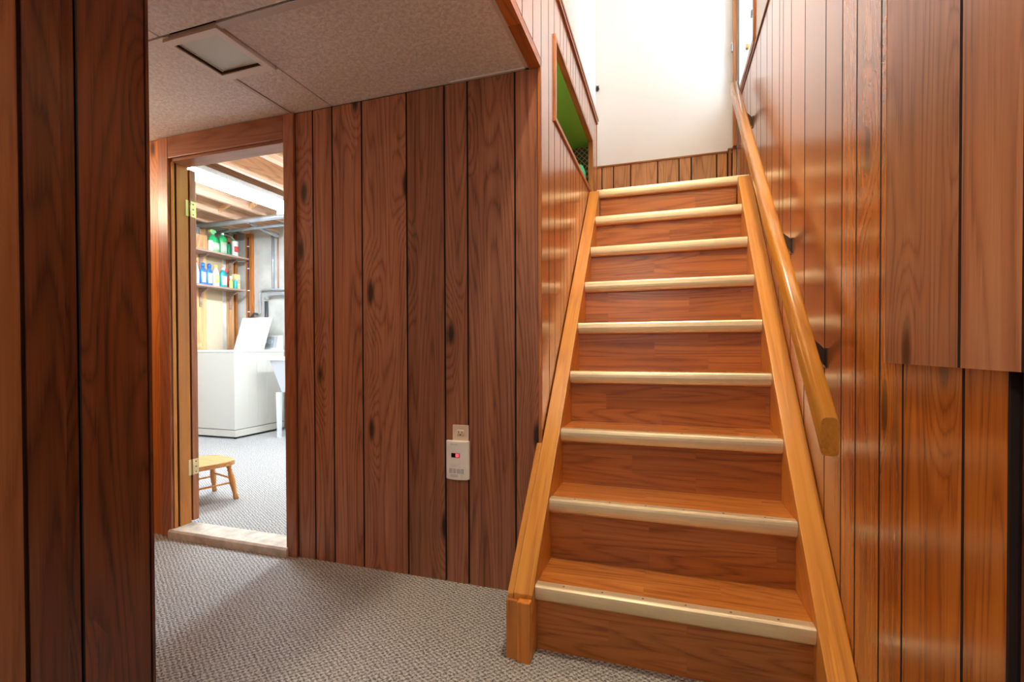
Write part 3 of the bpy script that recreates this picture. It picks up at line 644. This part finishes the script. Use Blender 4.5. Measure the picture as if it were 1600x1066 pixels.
# ------------------------------------------------------------------ laundry room shell
XLL, YLF = -4.85, 4.80
wlb = empty('wall_laundry_back', (-2.5, YLF, 0), 'pale painted concrete back wall of the laundry room', 'wall', kind='structure')
MB().box(-5.1, -.14, YLF, YLF+.12, 0, 2.7).build('concrete', 'concrete', wlb)
MB().box(-4.715, -4.62, YLF-.04, YLF-.001, 0, 2.45).build('stud', 'trim_o', wlb)
MB().box(-4.745, -4.716, YLF-.025, YLF-.001, 0, 2.45).build('stud_edge', 'beige', wlb)
MB().tube([(-4.667, YLF-.046, 1.0), (-4.667, YLF-.046, 2.40)], .007, 8).build('cable', 'pipe_black', wlb)
for z in (1.45, 1.72, 2.0, 2.28): MB().box(-4.68, -4.655, YLF-.056, YLF-.04, z, z+.012).build('cable_clip', 'fix_white', wlb)
wll = empty('wall_laundry_left', (XLL, 3.4, 0), 'unfinished stud and board left wall of the laundry room', 'wall', kind='structure')
MB().box(XLL-.2, XLL-.05, 1.9, YLF, 0, 2.7).build('concrete', 'concrete', wll)
MB().box(XLL-.05, XLL, 4.10, 4.318, 0, 2.45).build('pine_board', 'pine', wll)
MB().box(XLL-.05, XLL-.02, 4.318, 4.55, 0, 1.58).build('board_panel', 'beige', wll)
MB().box(XLL-.05, XLL-.02, 4.318, 4.55, 1.58, 2.45).build('board_panel', 'cardboard', wll)
MB().box(XLL-.05, XLL, 4.63, 4.70, 0, 2.45).build('stud', 'pine', wll)
MB().box(XLL-.05, XLL, 4.722, 4.756, 0, 2.45).build('stud', 'trim_o', wll)
for y in (3.7, 3.3, 2.9, 2.5): MB().box(XLL-.05, XLL, y, y+.04, 0, 2.45).build('stud', 'pine', wll)
struct('wall_laundry_right', MB().box(XB0-.03, XB0-.001, YW+.1, YLF, 0, LAND-.08), 'beige', 'board wall of the laundry room under the stairs side', 'wall')
cj = empty('ceiling_laundry', (-3, 3.3, 2.45), 'open wooden joists and subfloor over the laundry room', 'ceiling', kind='structure')
MB().box(-5.1, -.9, 1.9, YLF+.1, 2.66, 2.7).build('subfloor', 'osb', cj)
JX = [-4.68-.43+.43*i for i in range(9)]
for x in JX: MB().box(x-.02, x+.02, YW+.1, YLF, 2.45, 2.66).build('joist', 'pine_y', cj)
for x0, x1 in zip(JX, JX[1:]):
    for y in (2.55, 3.9):
        for s in (0, 1):
            za, zb = (2.47, 2.63) if s else (2.63, 2.47)
            MB().prism([(x0+.021, za), (x0+.021, za+.035), (x1-.021, zb+.035), (x1-.021, zb)], y+.05*s, y+.05*s+.035, 'y').build('bridging', 'pine_x', cj)
tag(MB().tube([(-2.90, 2.62, 2.50), (-2.80, 2.66, 2.455), (-2.70, 2.72, 2.47), (-2.62, 2.76, 2.53), (-2.56, 2.78, 2.60)], .008, 8).build('power_cable', 'fix_white'), 'white cable looping between the joists', 'cable')
tag(MB().tube([(-2.93, 2.58, 2.52), (-2.82, 2.60, 2.475), (-2.72, 2.66, 2.50), (-2.60, 2.70, 2.58)], .008, 8).build('power_cable', 'pipe_black'), 'black cable looping between the joists', 'cable')
# fluorescent fitting
fx = empty('fluorescent_light', (-3.22, 3.3, 2.36), 'lit white fluorescent strip light under the joists', 'light')
MB().prism([(-3.36, 2.40), (-3.33, 2.449), (-3.11, 2.449), (-3.08, 2.40), (-3.085, 2.398), (-3.125, 2.43), (-3.315, 2.43), (-3.355, 2.398)], 2.40, 3.90, 'y').build('reflector', 'fix_white', fx)
for x in (-3.29, -3.15):
    MB().tube([(x, 2.415, 2.39), (x, 3.884, 2.39)], .024, 12).build('tube', 'tube', fx)
for y in (2.40, 3.885): MB().box(-3.36, -3.08, y, y+.014, 2.345, 2.449).build('end_cap', 'fix_white', fx)
fx2 = empty('fluorescent_light', (-1.6, 3.7, 2.36), 'lit fluorescent strip light over the stair side of the laundry room', 'light')
MB().prism([(-1.74, 2.40), (-1.71, 2.449), (-1.49, 2.449), (-1.46, 2.40), (-1.465, 2.398), (-1.505, 2.43), (-1.695, 2.43), (-1.735, 2.398)], 3.1, 4.3, 'y').build('reflector', 'fix_white', fx2)
for x in (-1.67, -1.53): MB().tube([(x, 3.12, 2.39), (x, 4.28, 2.39)], .024, 12).build('tube', 'tube', fx2)
for y in (3.1, 4.285): MB().box(-1.74, -1.46, y, y+.014, 2.345, 2.449).build('end_cap', 'fix_white', fx2)
# pipes
def pipe(name, pts, r, m, label):
    return tag(MB().tube(pts, r, 10).build(name, m), label, 'pipe')
pipe('drain_pipe', [(-4.84, 4.22, 2.43), (-3.55, 4.22, 2.44)], .028, 'steel', 'thick galvanised pipe crossing below the joists of the laundry room')
pipe('drain_pipe', [(-4.84, 4.42, 2.40), (-3.4, 4.42, 2.41)], .017, 'pipe_grey', 'thin dark grey pipe crossing behind the thick galvanised pipe')
tag(MB().prism([(4.33, 2.448), (4.33, 2.425), (4.74, 2.36), (4.74, 2.385)], -4.20, -4.16).build('strut_channel', 'steel'), 'grey steel strut sloping to the concrete back wall', 'strut')
pipe('conduit_pipe', [(-4.30, YLF-.02, 1.70), (-4.30, YLF-.02, 2.40)], .017, 'steel', 'upright grey conduit on the concrete back wall')
pipe('conduit_pipe', [(-4.225, YLF-.015, 1.72), (-4.225, YLF-.015, 2.42)], .009, 'pipe_copper', 'thin brown pipe beside the upright grey conduit')
pipe('water_pipe', [(-4.02, YLF-.03, 1.725), (-4.46, YLF-.03, 1.728), (-4.49, YLF-.03, 1.715), (-4.50, YLF-.03, 1.68), (-4.50, YLF-.03, 1.44), (-4.51, YLF-.05, 1.42)], .013, 'steel', 'grey bent water pipe turning down behind the washing machine')
pipe('waste_pipe', [(-3.7, YLF-.06, 1.66), (-4.26, YLF-.06, 1.665), (-4.34, YLF-.06, 1.66), (-4.365, YLF-.06, 1.63), (-4.37, YLF-.06, 1.60)], .026, 'steel', 'fat grey pipe elbow ending over the black standpipe')
pipe('stand_pipe', [(-4.37, YLF-.06, 1.58), (-4.37, YLF-.06, 1.0)], .022, 'pipe_black', 'black standpipe behind the washing machine')
pipe('washer_hose', [(-4.51, YLF-.05, 1.42), (-4.56, YLF-.07, 1.43), (-4.60, YLF-.08, 1.38), (-4.61, YLF-.08, 1.1)], .016, 'pipe_black', 'black hose curving down behind the washing machine lid')
pipe('elbow_pipe', [(-4.80, 4.45, 2.20), (-4.80, 4.45, 2.36), (-4.80, 4.52, 2.40), (-4.80, 4.62, 2.40), (-4.80, 4.66, 2.36), (-4.80, 4.66, 2.16)], .014, 'pipe_grey', 'grey bent pipe behind the bottles on the upper shelf')
pipe('vent_pipe', [(-4.80, 4.17, 2.2), (-4.80, 4.17, 2.40)], .024, 'steel', 'short upright grey pipe at the wall over the upper shelf')

# ------------------------------------------------------------------ washing machine
wm = empty('washing_machine', (-4.38, 4.33, 0), 'white top-loading washing machine with its lid open', 'washing machine')
wx0, wx1, wy0, wy1, wz = -4.73, -4.055, 3.988, 4.69, .945
MB().box(wx0, wx1, wy0, wy1, .10, wz).build('cabinet', 'enamel', wm, bevel=.008)
MB().box(wx0+.002, wx1-.002, wy0+.004, wy1, .022, .096).build('kick_panel', 'enamel', wm, bevel=.004)
MB().box(wx0-.004, wx1+.004, wy0-.004, wy1+.004, wz, wz+.028).build('top_deck', 'enamel2', wm, bevel=.009)
for x in (wx0+.04, wx1-.04):
    for y in (wy0+.04, wy1-.04): MB().lathe((x, y, 0), [(.02, 0), (.02, .008), (.01, .01), (.01, .024)], 10).build('foot', 'black', wm)
for y in (4.17, 4.29, 4.43): MB().prism([(y-.006, .16), (y, .16), (y+.006, .16), (y+.006, wz-.05), (y, wz-.05), (y-.006, wz-.05)], wx1-.002, wx1+.0015).build('side_crease', 'enamel', wm)
# lid standing up, leaning back against the console
ld = MB(); lz0, lz1, ly, dy = wz+.030, wz+.030+.385, 4.40, .13
ld.prism([(ly, lz0), (ly+dy, lz1), (ly+dy+.018, lz1-.004), (ly+.018, lz0)], -4.53, -4.085)
lid = ld.build('lid', 'enamel2', wm, bevel=.006)
MB().box(-4.53, -4.085, ly+dy+.004, ly+dy+.024, lz1-.012, lz1+.001).build('lid_edge', 'steel', lid)
cp = MB().prism([(4.585, wz+.028), (4.625, wz+.20), (4.685, wz+.20), (4.69, wz+.028)], -4.725, -4.06).build('console', 'enamel', wm, bevel=.006)
MB().prism([(4.594, wz+.05), (4.620, wz+.185), (4.6155, wz+.186), (4.5895, wz+.051)], -4.70, -4.12).build('fascia', 'pipe_grey', cp)
for x, r in ((-4.17, .03), (-4.25, .022), (-4.62, .03)):
    MB().tube([(x, 4.611, wz+.118), (x, 4.585, wz+.125)], r, 14).build('knob', 'steel', cp)
for i in range(3): MB().prism([(4.594, wz+.05), (4.620, wz+.185), (4.614, wz+.187), (4.588, wz+.052)], -4.108+i*.012, -4.103+i*.012).build('stripe', 'pipe_grey', cp)

# ------------------------------------------------------------------ laundry tub
ls_ = empty('laundry_tub', (-3.45, 4.45, 0), 'white plastic laundry tub on splayed legs beside the washing machine', 'sink')
tx0, tx1, ty0, ty1 = -3.79, -3.20, 4.17, 4.70
vs = []
def ring(i, z): return [(tx0+i, ty0+i, z), (tx1-i, ty0+i, z), (tx1-i, ty1-i, z), (tx0+i, ty1-i, z)]
rs_ = ring(.015, .86)+ring(.10, .50)+ring(.115, .51)+ring(.04, .88)
tb = MB(); tb.add(rs_, [(i, (i+1) % 4, 4+(i+1) % 4, 4+i) for i in range(4)] + [(7, 6, 5, 4)] + [(8+i, 8+(i+1) % 4, 12+(i+1) % 4, 12+i) for i in range(4)] + [(8, 9, 10, 11)] + [(i, 12+i, 12+(i+1) % 4, (i+1) % 4) for i in range(4)])
basin = tb.build('basin', 'tub', ls_)
rim = MB(); o4, i4 = ring(0, .895), ring(.045, .895); ob, ib = ring(0, .858), ring(.045, .858)
rim.add(o4+i4+ob+ib, [(i, (i+1) % 4, 4+(i+1) % 4, 4+i) for i in range(4)] + [(8+i, 8+(i+1) % 4, (i+1) % 4, i) for i in range(4)] + [(12+i, 12+(i+1) % 4, 8+(i+1) % 4, 8+i) for i in range(4)] + [(4+i, 4+(i+1) % 4, 12+(i+1) % 4, 12+i) for i in range(4)])
rim.build('rim', 'tub', ls_)
for x, sx_ in ((tx0+.10, -1), (tx1-.10, 1)):
    for y, sy_ in ((ty0+.06, -1), (ty1-.06, 1)):
        MB().prism([(x-.028, .50), (x+.028, .50), (x+.016+sx_*-.0+.0, 0), (x-.016, 0)], y-.018, y+.018, 'y').build('leg', 'tub', ls_)
MB().lathe((tx0+.045, ty1-.05, .895), [(.02, 0), (.02, .03), (.012, .04), (.012, .10)], 12).build('tap', 'steel', ls_)

# ------------------------------------------------------------------ stool
sl = empty('step_stool', (-2.45, 2.355, 0), 'low wooden stool with turned legs on the laundry room carpet', 'stool')
ca = math.atan2(.28, -.96)          # seat's long side direction
ua, ub = Vector((-.96, .28, 0)), Vector((-.28, -.96, 0))
C0 = Vector((-2.472, 2.318, 0))
seat = []
SA, SB = .165, .16
for i in range(28):
    t = 2*PI*i/28; c, s = math.cos(t), math.sin(t)
    seat.append(C0 + ua*(SA*math.copysign(abs(c)**.5, c)) + ub*(SB*math.copysign(abs(s)**.5, s)))
MB().prism([(p.x, p.y) for p in seat], .225, .256, 'z').build('seat', 'stool', sl, bevel=.006)
feet = {}
for i, sa in enumerate((-1, 1)):
    for j, sb in enumerate((-1, 1)):
        top = C0 + ua*sa*.115 + ub*sb*.110; bot = C0 + ua*sa*.150 + ub*sb*.140
        rr = [.015, .016, .011, .017, .012, .016, .018, .019, .017, .014, .013, .016, .015]
        hs_ = [.226, .21, .2, .19, .18, .165, .14, .11, .08, .05, .035, .02, 0.0]
        MB().tube([(bot.x+(top.x-bot.x)*h/.226, bot.y+(top.y-bot.y)*h/.226, h) for h in hs_], rr, 10).build('leg', 'stool_z', sl)
        feet[sa, sb] = (bot, top)
def at(k, h): b_, t = feet[k]; return b_.lerp(t, h/.226) + Vector((0, 0, h))
for k1, k2, h in (((-1, -1), (-1, 1), .11), ((1, -1), (1, 1), .11), ((-1, -1), (1, -1), .135), ((-1, 1), (1, 1), .135)):
    MB().tube([at(k1, h), at(k2, h)], .0065, 8).build('stretcher', 'stool_z', sl)

# ------------------------------------------------------------------ shelves and what stands on them
SH1, SH2 = 2.125, 1.725
def shelf(z, y1, label):
    s_ = empty('wall_shelf', (XLL+.1, 4.2, z), label, 'shelf')
    MB().box(XLL, -4.615, 3.5, y1, z-.022, z).build('board', 'shelfwood', s_)
    for y in (3.75, 4.22, 4.62):
        MB().box(XLL+.001, XLL+.02, y, y+.03, z-.24, z-.022).build('bracket', 'shelfwood', s_)
        MB().prism([(XLL+.02, z-.022), (XLL+.02, z-.14), (XLL+.04, z-.08), (XLL+.14, z-.022)], y+.005, y+.025, 'y').build('brace', 'shelfwood', s_)
    return s_
shelf(SH1, 4.715, 'upper grey-brown plank shelf holding the green bottles'); shelf(SH2, 4.665, 'lower grey-brown plank shelf holding the blue bottles and yellow box')
XBOT = -4.715
def bottle(name, y, z, prof, m, capprof, capm, label, lab=None, x=XBOT, sx=.62, cat='bottle', group=None, trig=None):
    b_ = empty(name, (x, y, z), label, cat, group)
    body = MB().lathe((x, y, z), prof, 18, sx=sx, sy=1).build('body', m, b_)
    if capprof: MB().lathe((x, y, z), capprof, 14).build('cap', capm, b_)
    if lab:
        z0, z1, half, lm = lab; r0 = max(p[0] for p in prof)
        MB().add([], []); lb = MB(); vs = []; k = 9
        for i in range(k):
            t = -half+2*half*i/(k-1)
            for zz in (z0, z1): vs.append((x+r0*sx*1.02*math.cos(t), y+r0*1.02*math.sin(t), z+zz))
        for i in range(k):
            t = -half+2*half*i/(k-1)
            for zz in (z0, z1): vs.append((x+r0*sx*1.004*math.cos(t), y+r0*1.004*math.sin(t), z+zz))
        fs = [(2*i, 2*i+2, 2*i+3, 2*i+1) for i in range(k-1)]
        lb.add(vs, fs + [tuple(q+2*k for q in f_[::-1]) for f_ in fs] + [(2*i+1, 2*i+3, 2*k+2*i+3, 2*k+2*i+1) for i in range(k-1)] + [(2*i, 2*k+2*i, 2*k+2*i+2, 2*i+2) for i in range(k-1)], True)
        lb.build('label', lm, b_)
    if trig:
        c1, c2, h = trig
        MB().prism([(y-.020, z+h), (y-.045, z+h+.028), (y-.05, z+h+.044), (y-.02, z+h+.058), (y+.028, z+h+.052), (y+.036, z+h+.030), (y+.014, z+h+.02), (y+.012, z+h)], x-.012, x+.012).build('trigger_head', c1, b_, bevel=.003)
        MB().prism([(y-.030, z+h+.022), (y-.048, z+h+.026), (y-.052, z+h+.044), (y-.036, z+h+.046)], x-.0125, x+.0125).build('nozzle', c2, b_)
    return b_
BODY = lambda r, h, n: [(r*.9, 0), (r, .008), (r, h*.55), (r*.92, h*.68), (r*.6, h*.84), (n, h*.92), (n, h)]
bottle('spray_bottle', 4.300, SH1, BODY(.074, .22, .018), 'b_green', None, None, 'green spray bottle with yellow nozzle on the upper shelf', (.02, .12, 1.0, 'l_pale'), trig=('b_lime', 'b_yellow', .215))
bottle('dish_soap_bottle', 4.428, SH1, [(.044, 0), (.048, .01), (.048, .12), (.046, .16), (.05, .18), (.046, .205), (.02, .235), (.015, .24)], 'b_green', [(.016, .238), (.016, .262), (.008, .275)], 'l_white', 'green squeeze bottle with a white cap on the upper shelf', (.02, .15, .9, 'l_pale'))
bottle('small_bottle', 4.525, SH1, [(.022, 0), (.024, .006), (.024, .12), (.014, .14), (.012, .15)], 'b_dgreen', [(.013, .15), (.013, .175)], 'bronze', 'slim dark green bottle beside the white can on the upper shelf', x=-4.73)
bottle('cleanser_can', 4.60, SH1, [(.036, 0), (.037, .004), (.037, .19), (.034, .195)], 'l_white', [(.033, .193), (.033, .203)], 'b_green', 'white and red round cleanser can on the upper shelf', (.06, .13, .9, 'b_red'), sx=1, cat='can')
tag(MB().box(-4.765, -4.665, 4.05, 4.19, SH1, SH1+.17).build('wooden_box', 'pine', bevel=.004), 'small raw wooden box at the end of the upper shelf', 'box')
tag(MB().lathe((-4.642, 4.205, SH1), [(.026, 0), (.026, .004), (.026, .115), (.023, .12)], 14).build('white_tub', 'l_white'), 'low white tub standing before the green spray bottle', 'tub')
for y, nb in ((4.165, 'white bottle with the red cap'), (4.245, 'pale yellow-green bottle')):
    bottle('cleaner_bottle', y, SH2, [(.036, 0), (.04, .01), (.04, .13), (.034, .17), (.022, .20), (.016, .215)], 'b_blue', [(.017, .214), (.022, .225), (.022, .25), (.012, .262)], 'b_blue', 'blue cleaner bottle next to the ' + nb, (.03, .15, .7, 'l_white'), group='twin blue bottles on the lower shelf')
bottle('oil_cleaner_bottle', 4.335, SH2, BODY(.042, .235, .016), 'b_pale', [(.018, .232), (.018, .258)], 'b_yellow', 'pale yellow-green bottle with a yellow cap on the lower shelf', (.05, .15, .8, 'l_yellow'))
bottle('liquid_bottle', 4.432, SH2, [(.042, 0), (.046, .008), (.046, .165), (.042, .18), (.018, .205), (.015, .215)], 'b_teal', [(.018, .213), (.018, .24)], 'l_white', 'teal bottle with a white cap on the lower shelf', (.03, .14, .8, 'l_white'))
bottle('stain_spray_bottle', 4.545, SH2, BODY(.052, .205, .016), 'b_red', None, None, 'red spray bottle behind the yellow box on the lower shelf', None, x=-4.81, sx=.4, trig=('b_red', 'l_white', .20))
bottle('yellow_bottle', 4.508, SH2, [(.022, 0), (.024, .005), (.024, .085), (.016, .10), (.016, .11)], 'b_yellow', [(.017, .108), (.017, .15)], 'l_pale', 'small yellow bottle on the lower shelf', x=-4.68)
bottle('teal_cup', 4.565, SH2, [(.022, 0), (.023, .004), (.025, .10), (.023, .104)], 'b_teal', None, None, 'small teal cup before the yellow box on the lower shelf', x=-4.675, sx=1, cat='cup')
bottle('white_bottle', 4.075, SH2, BODY(.04, .25, .016), 'l_white', [(.018, .248), (.018, .27)], 'b_red', 'white bottle with a red cap beside the twin blue bottles')
bx = empty('soap_pad_box', (-4.74, 4.625, SH2), 'yellow cardboard box with blue lettering on the lower shelf', 'box')
MB().box(-4.748, -4.700, 4.578, 4.658, SH2, SH2+.19).build('carton', 'b_box', bx, bevel=.001)
tcu = bpy.data.curves.new('lettering', 'FONT'); tcu.body = 'SOS'; tcu.size = .048; tcu.extrude = .0006; tcu.align_x = 'CENTER'
to = bpy.data.objects.new('lettering', tcu); COL.objects.link(to); to.location = (-4.6995, 4.618, SH2+.095); to.rotation_euler = (PI/2, 0, PI/2); tcu.materials.append(mat['l_blue'])
bpy.context.view_layer.update()
dg = bpy.context.evaluated_depsgraph_get(); tm = bpy.data.meshes.new_from_object(to.evaluated_get(dg)); 
t2 = bpy.data.objects.new('lettering', tm); COL.objects.link(t2); t2.location = to.location; t2.rotation_euler = to.rotation_euler; bpy.data.objects.remove(to); attach(t2, bx)
MB().prism([(4.583, SH2+.070), (4.648, SH2+.082), (4.648, SH2+.090), (4.583, SH2+.078)], -4.6998, -4.6985).build('red_stripe', 'b_red', bx)
# ceiling lamp in the side passage, round the corner
pl_ = empty('passage_lamp', (-2.75, 1.34, ZC), 'lit glass globe lamp hanging in the side passage', 'lamp')
MB().tube([(-2.75, 1.34, ZC-.12), (-2.75, 1.34, ZC)], .01, 8).build('stem', 'brass', pl_)
MB().lathe((-2.75, 1.34, ZC-.30), [(.03, 0), (.08, .03), (.1, .08), (.1, .12), (.08, .17), (.03, .2)], 24).build('glass_globe', plain('lit_bowl_passage', (1, 1, 1), .4, emit=((1, .82, .58), 30)), pl_)
